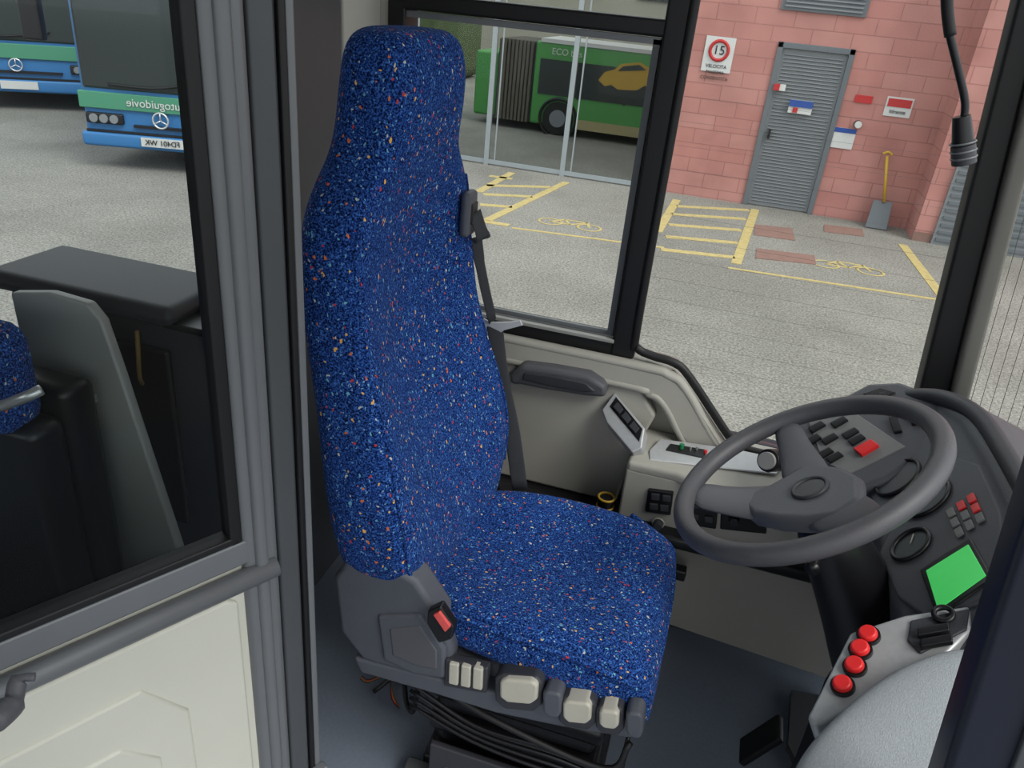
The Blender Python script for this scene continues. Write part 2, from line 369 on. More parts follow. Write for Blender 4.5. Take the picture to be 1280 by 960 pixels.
for i in range(5): box('window_pillar',(xm+.9+i*.9,xm+.94+i*.9,gy-.02,gy-.01,GZ+.70,tp-.3),BLACK,gb)
for wx in (oy(697,150,gy).x,oy(697,150,gy).x+3.6):
    cyl('tyre',(wx,gy-.04,GZ+.31),(wx,gy+.2,GZ+.31),.31,TYRE,gb); cyl('hub',(wx,gy-.06,GZ+.31),(wx,gy-.03,GZ+.31),.16,DOORG,gb)
    ring('wheel_arch',(wx,gy-.02,GZ+.31),(0,1,0),.36,.03,BLACK,gb,seg=32)
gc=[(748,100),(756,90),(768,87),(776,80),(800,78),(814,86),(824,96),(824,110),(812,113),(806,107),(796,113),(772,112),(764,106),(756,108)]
prism('yellow_car_reflection',[oy(u,v,gy-.04) for u,v in gc],(0,.015,0),YELB,gb)  # reflection of a yellow car, painted as a flat cutout over the bus windows
prism('reflection_windows',[oy(u,v,gy-.05) for u,v in [(772,89),(779,83),(799,81),(808,88)]],(0,.01,0),DGLASS,gb)
bk=E('distant_facade'); box('facade',(-40,12,27,28,GZ,7),BEIGE,bk); box('hedge',(-9.5,-8,22,24,GZ,1.0),HEDGE,bk,bevel=.3)
for i in range(14): box('window_recess',(-30+i*2.6,-28.4+i*2.6,26.95,27.02,1.6,2.8),DGLASS,bk)
# blue buses: reflections in the cab door glass, built as solid mirrored buses
def reflected_bus_front(root,Lp,e,W,H,depth,zs=1):
    e=Vector((e[0],e[1],0)).normalized(); b=Vector((-e.y,e.x,0))
    M=Matrix(((e.x,b.x,0,Lp[0]),(e.y,b.y,0,Lp[1]),(0,0,zs,GZ+.26*(1-zs)),(0,0,0,1)))
    box('body',(0,W,0,depth,.28,H),BLUEB,root,M=M,bevel=.1)
    box('reflected_windscreen',(.06,W-.06,-.03,.05,1.12,H-.35),DGLASS,root,M=M,bevel=.04)
    box('stripe',(0,W,-.035,.05,.84,1.08),GREENS,root,M=M,bevel=.01)
    box('reflected_bumper',(-.02,W+.02,-.06,.1,.28,.50),BLUEB,root,M=M,bevel=.04)
    box('bumper_gap',(.05,W-.05,-.045,.0,.50,.53),BLACK,root,M=M)
    box('grille',(.62,W-.62,-.045,.0,.60,.64),BLACK,root,M=M)
    for x in(.06,W-.50):
        box('headlight_housing',(x,x+.44,-.05,.02,.62,.78),BLACK,root,M=M,bevel=.02)
        for k in(.10,.22,.34): cyl('lamp',M@Vector((x+k,-.07,.70)),M@Vector((x+k,-.04,.70)),.05,DOORG,root)
    ring('emblem_ring',M@Vector((W/2,-.07,.74)),b,.09,.011,CHROME,root,seg=32)
    for k in range(3):
        a=math.pi/2+k*2*math.pi/3; c=M@Vector((W/2,-.07,.74))
        tube('emblem_arm',[c,c+(e*math.cos(a)+Vector((0,0,1))*math.sin(a))*.09],.009,CHROME,root,smoothpath=False)
    box('number_plate',(W/2-.26,W/2+.26,-.08,-.05,.34,.47),WHITE,root,M=M)
    for x in(.1,W-.1): cyl('tyre',M@Vector((x-.12,2.2,.45)),M@Vector((x+.12,2.2,.45)),.40,TYRE,root)
    tube('wiper',[M@Vector((W*.2,-.04,1.2)),M@Vector((W*.48,-.06,1.2)),M@Vector((W*.72,-.06,1.3))],.015,BLACK,root)
    return M,e,b
bb=E('reflected_blue_bus')
M,e_,b_=reflected_bus_front(bb,(-7.72,7.93),(.948,.318),1.92,3.6,9,.8)
p=M@Vector((.93,-.045,.96)); text('reflected_lettering','Autoguidovie',p,.135,SIGNW,bb,-e_,(0,0,1))
p=M@Vector((.96,-.09,.405)); text('reflected_plate_text','FD401 WK',p,.09,BLACK,bb,-e_,(0,0,1))
box('reflected_side_mirror',(-.36,-.14,-.35,-.2,1.75,2.4),BLACK,bb,M=M,bevel=.03)
bb2=E('reflected_blue_bus')
M,e2_,b2_=reflected_bus_front(bb2,(-12.2,9.6),(.80,.6),2.5,3.3,9,.9)
box('reflected_side_panel_glass',(2.48,2.53,.4,8.4,.95,2.6),DGLASS,bb2,M=M)
# ================================================================ BUS SHELL
box('floor',(-2.6,1.1,-.9,1.86,-.06,0),FLOORM)
SY=1.8
box('shade_ceiling',(-2.6,.66,-.9,1.9,2.06,2.12),SHADE_CEIL)  # out of view, added to darken the cab and raise contrast
dsw=E('shade_wall_door_side')  # unseen side behind the camera, added to cut flat light from there
box('shade_lower_side',(-2.6,-.25,-.95,-.9,0,.95),GRAYD,dsw)
box('shade_upper_side',(-2.6,-.25,-.95,-.9,1.7,2.06),CREAML,dsw)
box('shade_window_post',(-1.45,-1.35,-.95,-.9,.95,1.7),BLACK,dsw)
box('shade_door_post_rear',(-.35,-.25,-.95,-.88,0,2.06),BLACK,dsw)
box('shade_door_post_front',(.95,1.02,-.95,-.88,0,2.06),BLACK,dsw)
box('shade_wall_rear',(-2.66,-2.6,-.95,1.55,0,2.12),GRAYD)  # unseen dark wall, added to block fill light from the rear
shell=E('wall_driver_side')
T=.07
side=[(-.88,0),(-.88,.70),(-.18,.70),(-.10,.70),(-.04,.69),(.0,.66),(.136,.51),(.20,.50),(.62,.50),(.62,0)]
prism('lower_panel',[(x,SY,z) for x,z in side],(0,T,0),CREAM,shell,bevel=.004)
box('rear_column',(-.95,-.81,SY,SY+T,.70,2.06),CREAML,shell,bevel=.01)
box('upper_cove',(-.95,.66,SY-.0,SY+T,1.75,2.06),CREAML,shell)
box('outer_skirt',(-1.0,.7,SY+T,SY+T+.04,-.7,.5),NAVY,shell)
outer=[(-.86,.70),(-.16,.70),(-.05,.692),(.0,.66),(.136,.505),(.30,.50)]
inner=[(-.86,.645),(-.17,.645),(-.09,.635),(-.045,.612),(.075,.475),(.30,.44)]
for i in range(len(outer)-1):
    a,b=outer[i],outer[i+1]; c,d=inner[i+1],inner[i]
    prism('window_surround',[(a[0],SY-.045,a[1]),(b[0],SY-.045,b[1]),(c[0],SY-.055,c[1]),(d[0],SY-.055,d[1])],(0,.045,0),CREAM,shell)
tube('surround_edge',[(x,SY-.05,z) for x,z in inner],.009,CREAM,shell,n=5)
tube('surround_top',[(x,SY-.03,z-.004) for x,z in outer],.018,CREAM,shell,n=5,flat=.012,up=(0,1,0))
# window 1
w1=E('window_1')
box('frame_left',(-.835,-.79,SY-.01,SY+T,.70,1.75),RUBBER,w1,bevel=.006)
box('frame_right',(-.205,-.145,SY-.015,SY+T,.70,1.75),RUBBER,w1,bevel=.008)
box('frame_bottom',(-.80,-.15,SY-.01,SY+T,.695,.74),RUBBER,w1,bevel=.006)
box('frame_mid',(-.80,-.19,SY-.012,SY+T,1.440,1.475),RUBBER,w1,bevel=.006)
box('track',(-.79,-.20,SY-.016,SY+.0,.735,.745),GRAYL,w1,bevel=.002)
box('track_inner',(-.79,-.20,SY+.01,SY+.02,.745,.757),GRAYM,w1,bevel=.002)
box('pane_edge_right',(-.222,-.207,SY-.004,SY+.03,.75,1.435),GRAYD,w1)
box('pane_edge_top',(-.79,-.207,SY-.004,SY+.03,1.425,1.438),GRAYM,w1)
box('glass_lower',(-.80,-.2,SY+.03,SY+.034,.74,1.44),WIN,w1)
box('glass_upper',(-.80,-.2,SY+.04,SY+.044,1.47,1.75),WIN,w1)
# window 2 quarter light
w2=E('window_2')
tube('seal',[(-.15,SY-.01,1.75),(-.15,SY-.01,1.2),(-.15,SY-.01,.78),(-.14,SY-.01,.735),(-.10,SY-.01,.722),(-.045,SY-.01,.715),(0,SY-.01,.685),(.136,SY-.01,.536),(.17,SY-.01,.52),(.3,SY-.01,.518),(.6,SY-.01,.518)],.011,RUBBER,w2,n=4)
prism('glass',[(-.15,SY+.03,1.75),(-.15,SY+.03,.72),(-.04,SY+.03,.71),(.136,SY+.03,.53),(.6,SY+.03,.52),(.6,SY+.03,1.75)],(0,.004,0),WIN,w2)
for i in range(15):
    zz=.60+i*.052
    box('heating_wire',(-.14 if zz>.72 else -.14+(.72-zz)*1.1+.06,.48,SY+.026,SY+.0264,zz,zz+.0004),GRAYD,w2)
# A pillar
ap=E('a_pillar')
base0=oy(1150,484,SY);base1=oy(1188,502,SY);t0=oy(1272,0,SY);t1=oy(1310,0,SY)
d0=(t0-base0)
base0e=base0-d0*.35; base1e=base1-d0*.35; t0e=base0+d0*1.25; t1e=base1+(t1-base1)*1.25
prism('outer_black',[base0e,base1e,t1e,t0e],(0,.06,0),RUBBER,ap,bevel=.008)
prism('inner_grey',[base1e+Vector((.002,-.02,0)),base1e+Vector((.035,-.03,0)),t1e+Vector((.035,-.03,0)),t1e+Vector((.002,-.02,0))],(0,.05,0),CREAMD,ap,bevel=.008)
# windscreen
ws=E('window_3')
wpts=[(.62,1.80),(.76,1.72),(.87,1.55),(.94,1.3),(.97,1.0),(.98,.6)]
vs=[];fs=[]
for (x,y) in wpts: vs+= [(x,y,.6),(x-.12,y,1.9)]
for i in range(len(wpts)-1): fs.append((2*i,2*i+2,2*i+3,2*i+1))
mk('glass',vs,fs,WIN,ws,smooth=True)
for i in range(40):
    t=i/40.0*(len(wpts)-1); k=int(t); q=t-k
    x=wpts[k][0]*(1-q)+wpts[k+1][0]*q; y=wpts[k][1]*(1-q)+wpts[k+1][1]*q
    tube('heating_wire',[(x-.004,y-.004,.6),(x-.124,y-.004,1.9)],.0006,GRAYD,ws,smoothpath=False,seg=4)
tube('lower_seal',[(x-.01,y,.62) for x,y in wpts],.02,RUBBER,ws)
# partition behind the driver
pt=E('wall_rear_partition')
box('dark_panel',(-.90,-.86,1.33,1.62,0,2.06),GRAYD,pt,bevel=.005)
box('cream_panel',(-.90,-.855,1.62,1.8,0,2.06),CREAML,pt,bevel=.005)
# ================================================================ CAB DOOR
an=math.radians(29); dD=Vector((math.sin(an),math.cos(an),0)); nD=Vector((math.cos(an),-math.sin(an),0))
MD=Matrix(((dD.x,-nD.x,0,-.543),(dD.y,-nD.y,0,.8),(0,0,1,0),(0,0,0,1)))  # local x=along, y=away from camera
cd=E('door_1')
box('stile',(-.056,.0,-.012,.03,0,2.0),GRAYM,cd,M=MD,bevel=.012)
box('stile_bead',(-.040,-.020,-.020,.0,.0,2.0),GRAYM,cd,M=MD,bevel=.007)
box('glass_seal_right',(-.072,-.054,-.008,.02,.76,2.0),RUBBER,cd,M=MD,bevel=.003)
box('glass_seal_bottom',(-1.0,-.058,-.008,.02,.762,.775),RUBBER,cd,M=MD,bevel=.003)
box('frame_band',(-1.0,-.04,-.010,.02,.722,.764),GRAYM,cd,M=MD,bevel=.004)
tube('rail',[MD@Vector((-1.0,-.014,.700)),MD@Vector((-.01,-.014,.700))],.0165,GRAYM,cd,smoothpath=False,seg=20)
box('glass',(-1.0,-.065,.004,.008,.77,2.0),DWIN,cd,M=MD)
box('lower_panel',(-1.0,-.050,.0,.02,0,.72),DOORC,cd,M=MD,bevel=.004)
def emb(name,pts,off,m):
    prism(name,[MD@Vector((x,off,z)) for x,z in pts],MD.to_3x3()@Vector((0,.02,0)),m,cd,bevel=.006,seg=3)
emb('raised_border',[(-.95,.668),(-.085,.668),(-.068,.655),(-.068,.02),(-.95,.02)],-.008,DOORC)
emb('recess_frame',[(-.60,.585),(-.22,.585),(-.16,.50),(-.16,.05),(-.60,.05)],-.013,DOORC)
emb('recess_inner',[(-.56,.50),(-.26,.50),(-.21,.44),(-.21,.08),(-.56,.08)],-.017,DOORC)
tube('latch_handle',[oy(44,846,.46),oy(24,850,.45),oy(15,880,.43),oy(-10,905,.4)],[.005,.010,.014,.012],DASH,cd,n=5)
post=E('door_post')
box('post_body',(.004,.040,.0,.06,0,2.0),GRAYD,post,M=MD,bevel=.006)
box('post_seal',(.040,.050,-.004,.05,0,2.0),RUBBER,post,M=MD,bevel=.003)
box('post_edge',(.050,.062,-.002,.05,0,2.0),GRAYM,post,M=MD,bevel=.003)
box('hinge',(.030,.068,-.02,.0,.10,.18),GRAYM,post,M=MD,bevel=.004)
for zz in(.12,.16): cyl('hinge_screw',MD@Vector((.055,-.022,zz)),MD@Vector((.055,-.019,zz)),.004,CHROME,post)
# seen behind the door glass
cab=E('equipment_cabinet')
box('body',(-1.30,-.80,1.08,1.24,0,.905),DASHD,cab,bevel=.02)
box('lid',(-1.32,-.90,1.05,1.25,.905,.945),DASHD,cab,bevel=.018)
box('front_panel',(-1.24,-.93,1.065,1.08,.45,.85),BLACK,cab,bevel=.01)
box('side_shelf',(-.93,-.80,1.06,1.20,.90,.915),BLACK,cab,bevel=.004)
tube('yellow_handle',[(-.98,1.05,.78),(-.965,1.03,.81),(-.96,1.03,.86),(-.975,1.05,.89)],.004,mat('yellow_dull',rgb(130,106,60),.6),cab)
pp=E('grey_side_panel')
q=[oy(u,v,.93) for u,v in [(12,366),(60,366),(108,380),(126,402),(150,470),(190,590),(224,692),(182,712),(140,732),(128,670),(104,590),(66,500),(30,440)]]
prism('panel',q,(0,.02,0),GRAYL,pp,bevel=.005)
c0=oy(104,497,.92); box('label_plate',(c0.x-.02,c0.x+.02,.922,.932,c0.z-.008,c0.z+.008),CHROME,pp)
lg=oy(182,690,.945); tube('support_leg',[(lg.x,.945,lg.z),(lg.x,.945,0)],.015,BLACK,pp,smoothpath=False)
ps=E('passenger_seat')
box('backrest',(-1.35,-.955,.74,.83,.82,1.0),FAB,ps,bevel=.035)
box('cushion',(-1.35,-1.02,.50,.82,.34,.44),BLACK,ps,bevel=.04)
tube('grab_rail',[oy(-60,514,.72),oy(-10,510,.72),oy(30,497,.72),oy(52,487,.735)],.008,CHROME,ps)
box('shell',(-1.36,-.93,.83,.90,.1,.88),BLACK,ps,bevel=.02)
box('shell_front',(-1.36,-.93,.76,.83,.1,.84),BLACK,ps,bevel=.02)
cyl('leg',(-1.2,.68,0),(-1.2,.68,.35),.03,GRAYM,ps)
# ================================================================ DRIVER SEAT
ds=E('driver_seat'); YC=1.2
def sgp(v,p): return math.copysign(abs(v)**p,v)
def backpt(a,z,fx,bx,hw,rec,tw=.07):
    xc=(fx+bx)/2; hx=(fx-bx)/2
    y=hw*sgp(math.cos(a),.58); x=hx*sgp(math.sin(a),.56)
    k=max(0,(1-(y/hw)**2))
    if math.sin(a)>0: x-=rec*k**1.1
    else: x-=.02*k
    return Vector((xc+x+tw*y,YC+y,z))
def backsec(z,fx,bx,hw,rec,n=44):
    return [backpt(2*math.pi*i/n,z,fx,bx,hw,rec) for i in range(n)]
B=[(.475,-.36,-.50,.17,.02),(.49,-.345,-.53,.21,.03),(.56,-.335,-.545,.243,.05),(.64,-.335,-.555,.256,.075),(.71,-.348,-.565,.256,.085),(.78,-.37,-.575,.246,.085),(.86,-.40,-.585,.234,.085),(.95,-.43,-.60,.228,.08),
   (1.06,-.452,-.61,.226,.065),(1.13,-.462,-.61,.222,.045),(1.185,-.468,-.605,.203,.03),(1.22,-.47,-.60,.175,.02),(1.25,-.47,-.595,.145,.012),(1.29,-.462,-.59,.131,.008),(1.35,-.455,-.585,.128,.006),(1.40,-.46,-.58,.122,.004),(1.425,-.472,-.57,.108,.002),(1.437,-.495,-.55,.08,0)]
loft('backrest',[backsec(*b) for b in B],FAB,ds,sub=2)
for a in(math.radians(151),math.radians(29)):
    tube('backrest_piping',[backpt(a,*b)-Vector((.001,0,0)) for b in B[2:11]],.0042,FAB,ds,n=4,seg=8)
def cushsec(x,zt,zb,hw,rec,n=40):
    out=[];zc=(zt+zb)/2;hz=(zt-zb)/2
    for i in range(n):
        a=2*math.pi*i/n
        y=hw*sgp(math.cos(a),.5); z=hz*sgp(math.sin(a),.55); k=1-(y/hw)**2
        if math.sin(a)>0: z-=rec*k**1.5
        out.append(Vector((x,YC+y,zc+z)))
    return out
Cs=[(-.43,.49,.42,.15,.005),(-.40,.515,.40,.19,.03),(-.30,.530,.395,.218,.045),(-.18,.532,.39,.228,.045),(-.06,.525,.375,.230,.028),(.0,.510,.355,.228,.012),(.035,.488,.345,.222,.002),(.055,.455,.345,.21,0),(.062,.42,.355,.19,0)]
loft('cushion',[cushsec(*c) for c in Cs],FAB,ds,sub=2)
tube('cushion_piping',[(-.37,1.0,.50),(-.30,.983,.503),(-.18,.9735,.503),(-.06,.972,.494),(0,.975,.477),(.034,.992,.455),(.050,1.05,.445),(.056,1.12,.44),(.057,1.28,.44),(.050,1.35,.445),(.034,1.408,.455),(-.06,1.428,.494)],.0055,FAB,ds,n=5,seg=8)
def hp(l): return [oy(u,v,.962) for u,v in l]
prism('side_housing',hp([(416,722),(430,703),(478,702),(520,728),(556,782),(566,815),(560,852),(520,846),(452,826),(424,790)]),(0,.06,0),HOUS,ds,bevel=.012,seg=4)
prism('housing_cover',[oy(u,v,.955) for u,v in [(470,770),(525,768),(556,812),(556,850),(520,845),(478,826)]],(0,.03,0),HOUS,ds,bevel=.008,seg=3)
prism('housing_groove',[oy(u,v,.953) for u,v in [(486,786),(524,782),(546,814),(546,838),(522,834),(490,820)]],(0,.01,0),DASH,ds,bevel=.004,seg=2)
prism('lower_rail',hp([(440,822),(560,852),(640,872),(700,885),(800,905),(790,925),(700,910),(620,893),(540,868),(450,842)]),(0,.05,0),HOUS,ds,bevel=.008,seg=3)
box('seat_pan',(-.44,.04,1.0,1.41,.345,.40),HOUS,ds,bevel=.02)
prism('buckle_body',[oy(u,v,.935) for u,v in [(534,765),(550,758),(568,785),(564,800),(548,805),(533,780)]],(0,.02,0),BLACK,ds,bevel=.004)
prism('buckle_release',[oy(u,v,.930) for u,v in [(541,769),(549,765),(563,784),(556,791)]],(0,.012,0),mat('buckle_red',rgb(214,86,82),.4),ds,bevel=.002)
for k in range(3):
    u=560+k*15
    prism('rocker',[oy(a,b,.950) for a,b in [(u+1,829+k*3),(u+13,832+k*3),(u+12,858+k*3),(u,855+k*3)]],(0,.02,0),BTN,ds,bevel=.003)
prism('rocker_frame',[oy(a,b,.956) for a,b in [(556,824),(610,836),(608,868),(554,858)]],(0,.02,0),DASHD,ds,bevel=.004)
def paddle(cu,cv,w,h,m,y=.94):
    prism('paddle',[oy(cu+w*a,cv+h*b,y) for a,b in [(-.5,-.4),(-.3,-.5),(.35,-.42),(.5,-.25),(.48,.3),(.3,.5),(-.3,.42),(-.5,.2)]],(0,.04,0),m,ds,bevel=.006,seg=3)
paddle(648,867,60,48,DASHD,.950); paddle(648,866,48,32,BTN); paddle(690,882,24,34,HOUS); paddle(721,893,48,42,DASHD,.950); paddle(721,892,36,29,BTN); paddle(762,902,36,38,DASHD,.950); paddle(761,901,25,25,BTN); paddle(793,908,22,34,HOUS)
# suspension base
box('base_frame',(-.37,.0,1.02,1.38,.02,.06),BLACK,ds,bevel=.006)
box('slide_rail_near',(-.40,.02,.985,1.02,.0,.045),GRAYD,ds,bevel=.006)
box('slide_rail_far',(-.40,.02,1.38,1.415,.0,.045),GRAYD,ds,bevel=.006)
for i in range(6):
    w=.015*(i%2)
    box('bellows_fold',(-.36+w,-.01-w,1.01+w,1.39-w,.06+i*.047,.107+i*.047),BLACK,ds,bevel=.015)
box('base_top',(-.40,.01,1.0,1.40,.33,.35),DASHD,ds,bevel=.008)
for k in range(4):
    tube('cable',[(-.39,.985,.30-.02*k),(-.25,.97,.26-.015*k),(-.1,.965,.27-.02*k),(.02,.975,.25-.012*k),(.03,1.0,.32)],.004,BLACK,ds)
tube('hose',[(-.36,.98,.33),(-.2,.96,.30),(0,.96,.27),(.035,.98,.33)],.006,RUBBER,ds)
box('side_plate',(-.34,-.02,.975,.99,.045,.16),DASHD,ds,bevel=.004)
for x in(-.30,-.18,-.06): cyl('plate_bolt',(x,.978,.10),(x,.968,.10),.008,GRAYM,ds)
# belt (part of the seat assembly)
bt_=ds
box('belt_guide_plate',(-.475,-.455,1.345,1.395,1.075,1.16),HOUS,bt_,bevel=.008)
box('belt_guide_slot',(-.458,-.452,1.355,1.388,1.10,1.14),BLACK,bt_,bevel=.003)
bp=[(-.452,1.372,1.12),(-.438,1.385,1.07),oy(596,300,1.43),oy(604,350,1.49),oy(616,402,1.56)]
tube('belt_upper',bp,[.018,.016,.014,.012],BELT,bt_,flat=.0015,up=(.35,1,0))
bp2=[oy(618,402,1.56),oy(626,470,1.5),oy(640,540,1.46),oy(650,612,1.44)]
tube('belt_lower',bp2,.018,BELT,bt_,flat=.0015,up=(1,.2,0))
tube('belt_lower_second',[oy(614,408,1.57),oy(620,480,1.5),oy(622,560,1.48),oy(622,612,1.46)],.007,BELT,bt_,flat=.0015,up=(1,.2,0))
prism('belt_latch_tongue',[oy(u,v,1.55) for u,v in [(604,398),(612,403),(636,403),(650,401),(653,407),(630,413),(622,419),(606,414)]],(0,.006,0),mat('tongue_steel',rgb(200,202,204),.4,.1),bt_,bevel=.001)
# wires on the floor
wr=E('floor_wires')
for i,(cm,of) in enumerate([(BLACK,0),(YELB,.003),(RED,.006),(BLACK,.010)]):
    tube('wire',[(-.60,1.19+of,.01),(-.57,1.17+of,.03),(-.53,1.19+of,.045),(-.50,1.16-of,.03),(-.48,1.15,.006)],.0011,cm,wr)
tube('black_harness',[(-.55,1.16,.02),(-.50,1.20,.06),(-.46,1.14,.05),(-.42,1.08,.10),(-.40,1.05,.2)],.006,RUBBER,wr)
prism('floor_box',[(-.60,1.22,0),(-.5,1.22,0),(-.5,1.42,0),(-.60,1.42,0)],(0,0,.30),GRAYD,wr,bevel=.02)
# ================================================================ SIDE CONSOLE
scn=E('side_console')
prism('lining_lower',[(-.75,1.735,.30),(-.12,1.735,.30),(-.10,1.735,.46),(-.06,1.745,.58),(-.12,1.755,.65),(-.75,1.755,.65)],(0,.04,0),CREAM,scn,bevel=.01,seg=3)
hpz=[oy(u,v,1.71) for u,v in [(636,470),(652,457),(690,462),(735,470),(757,484),(757,498),(730,496),(680,488),(650,482),(638,482)]]
prism('armrest_handle',hpz,(0,.05,0),DASH,scn,bevel=.012,seg=4)
prism('handle_recess',[oy(u,v,1.705) for u,v in [(655,466),(690,470),(732,479),(744,490),(730,491),(680,482),(652,475)]],(0,.01,0),DASHD,scn,bevel=.004)
P1=oy(780,530,1.68); N1=Vector((-.2,-.62,.76))
panel('pod_body',[(752,512),(768,490),(806,535),(802,560),(790,566),(758,528)],P1,N1,.05,SILVER,scn,bevel=.004)
panel('pod_switch_bed',[(762,508),(770,496),(803,536),(799,552)],P1,N1,.004,BLACK,scn,bevel=.001,lift=.002)
for k in range(3):
    u=768+k*10; v=508+k*12
    panel('pod_switch',[(u-2,v),(u+4,v-6),(u+11,v+3),(u+6,v+9)],P1,N1,.006,DASHD,scn,bevel=.001,lift=.008)
shelf=[(-.10,1.60),(.02,1.60),(.12,1.56),(.30,1.50),(.50,1.50),(.50,1.79),(-.10,1.79)]
prism('shelf_top',[(x,y,.52) for x,y in shelf],(0,0,-.03),CREAM,scn,bevel=.01,seg=3)
P2=(0,1.66,.522);N2=(0,-.12,1)
panel('fascia_silver',[(812,562),(825,548),(915,560),(985,575),(970,592),(880,582),(812,574)],P2,N2,.006,SILVER,scn,bevel=.003,lift=.004)
panel('fascia_dark',[(832,562),(838,554),(885,562),(880,572)],P2,N2,.006,BLACK,scn,bevel=.002,lift=.007)
p=on(851,563,P2,N2); cyl('green_knob',p+Vector((0,0,.005)),p+Vector((0,0,.018)),.006,mat('green_btn',rgb(30,120,74),.4),scn)
p=on(881,569,P2,N2); cyl('red_knob',p+Vector((0,0,.005)),p+Vector((0,0,.014)),.004,RED,scn)
for u in(862,870):
    p=on(u,565,P2,N2); cyl('toggle',p+Vector((0,0,.005)),p+Vector((0,0,.016)),.003,CHROME,scn)
prism('fascia_cream',[(-.10,1.60,.50),(-.10,1.60,.36),(.50,1.60,.36),(.50,1.60,.50)],(0,.04,0),CREAM,scn,bevel=.006)
def fr(name,px,y,th,m,bev=.003): return prism(name,[oy(u,v,y) for u,v in px],(0,th,0),m,scn,bevel=bev)
fr('switch_bank_left',[(810,612),(842,616),(838,645),(806,640)],1.592,.012,BLACK)
fr('switch_bank_mid',[(858,622),(898,628),(895,662),(855,656)],1.592,.012,BLACK)
fr('switch_bank_right',[(902,622),(960,630),(958,668),(900,662)],1.592,.012,BLACK)
for (u,v) in [(819,622),(833,624),(817,634),(830,636),(868,632),(886,636),(868,647),(886,650)]:
    fr('switch',[(u-5,v-4),(u+5,v-3),(u+5,v+4),(u-5,v+3)],1.586,.008,DASHD,.001)
p=oy(822,657,1.58); cyl('knob',(p.x,1.6,p.z),(p.x,1.572,p.z),.011,DASHD,scn); ring('knob_ring',(p.x,1.59,p.z),(0,1,0),.014,.002,GRAYL,scn,seg=24)
p=oy(918,645,1.58); cyl('lever_knob',(p.x,1.6,p.z),(p.x,1.55,p.z),.016,BLACK,scn,r1=.011)
box('black_ledge',(-.12,.50,1.56,1.62,.33,.365),BLACK,scn,bevel=.01)
p=oy(850,714,1.56); box('ledge_latch',(p.x-.02,p.x+.015,1.54,1.57,p.z-.015,p.z+.015),BLACK,scn,bevel=.004)
prism('kick_panel',[(-.12,1.62,.33),(.60,1.55,.33),(.60,1.55,.06),(.0,1.62,.05),(-.12,1.62,.05)],(0,.04,0),CREAMD,scn,bevel=.01)
box('kick_inset',(-.06,.16,1.605,1.62,.12,.28),CREAM,scn,bevel=.006)
box('lower_dark',(-.7,.58,1.66,1.79,0,.30),BLACK,scn,bevel=.01)
box('heater_box',(-.55,-.13,1.58,1.70,.28,.31),BLACK,scn,bevel=.01)
cup=E('yellow_cup'); p=oy(757,628,1.62)
cyl('cup_body',(p.x,1.62,p.z-.03),(p.x,1.62,p.z+.015),.020,BLACK,cup,r1=.021); cyl('cup_base',(p.x,1.62,.312),(p.x,1.62,p.z-.03),.02,BLACK,cup)
ring('cup_rim',(p.x,1.62,p.z+.016),(0,0,1),.020,.003,YELB,cup,seg=24)
ring('cup_band',(p.x,1.62,p.z-.01),(0,0,1),.020,.003,YELB,cup,seg=24)
# ================================================================ DASHBOARD
db=E('dashboard')
Pc=Vector((.447,1.08,.773)); Nc=Vector((-.8,0,.6))
prof=[(.385,.69),(.505,.85),(.512,.872),(.535,.884),(.58,.88),(.70,.84),(.84,.78),(.84,.3),(.52,.3),(.45,.45)]
def dsec(y,sx=0,sz=0):
    return [Vector((x+sx,y,z+sz)) for x,z in prof]
ys=[(.90,.03,-.02),(.95,.005,0),(1.1,0,0),(1.3,0,0),(1.45,-.01,-.0),(1.53,-.03,-.015),(1.60,-.05,-.04)]
o=loft('dash_body',[dsec(*a) for a in ys],DASH,db,sub=0); bvm=o.modifiers.new('b','BEVEL'); bvm.width=.01; bvm.segments=3; bvm.limit_method='ANGLE'; bvm.angle_limit=math.radians(25)
for p_ in o.data.polygons: p_.use_smooth=True
o.modifiers.new('w','WEIGHTED_NORMAL')
tube('hood_lip',[(.50,.93,.835),(.53,.97,.875),(.532,1.1,.884),(.532,1.3,.884),(.52,1.45,.882),(.48,1.55,.86),(.43,1.61,.82)],.017,DASHD,db,n=6,flat=.017)
def cp(name,px,th,m,lift,bev=.002): return panel(name,px,Pc,Nc,th,m,db,bevel=bev,lift=lift)
cp('cluster_face',[(1098,690),(1140,600),(1180,565),(1225,580),(1252,640),(1256,700),(1240,745),(1160,775),(1120,745)],.01,DASH,.004,.006)
cp('lcd_bezel',[(1149,712),(1213,671),(1241,722),(1170,772)],.006,BLACK,.008,.003)
cp('lcd_screen',[(1157,713),(1210,680),(1232,719),(1172,762)],.003,LCD,.0095,.001)
p=on(1142,684,Pc,Nc); n_=Nc.normalized(); ring('gauge_bezel',p+n_*.008,n_,.034,.004,BLACK,db,seg=40); cyl('gauge_dial',p,p+n_*.006,.032,GRAYD,db)
tube('needle',[p+n_*.009,p+n_*.009+Vector((.006,.02,.008))],.0010,GRAYL,db,smoothpath=False)
for (u,v) in [(1125,600),(1160,625)]:
    p=on(u,v,Pc,Nc); ring('gauge_bezel',p+n_*.008,n_,.045,.004,BLACK,db,seg=40); cyl('gauge_dial',p,p+n_*.006,.043,GRAYD,db)
for i in range(3):
    for j in range(3):
        u=1186+i*13+j*5; v=640-i*9+j*12
        hot=(i==2 and j==0) or (i==1 and j==0) or (i==2 and j==1)
        cp('warning_lamp',[(u-5,v-2),(u+4,v-7),(u+8,v+2),(u-1,v+7)],.004,RED if hot else DASHL,.010,.001)
for k in range(6):
    u=1244+k*-3; v=728+k*9
    cp('tell_tale_key',[(u-6,v-3),(u+6,v-6),(u+6,v+0),(u-6,v+4)],.008,BLACK,.014,.001)
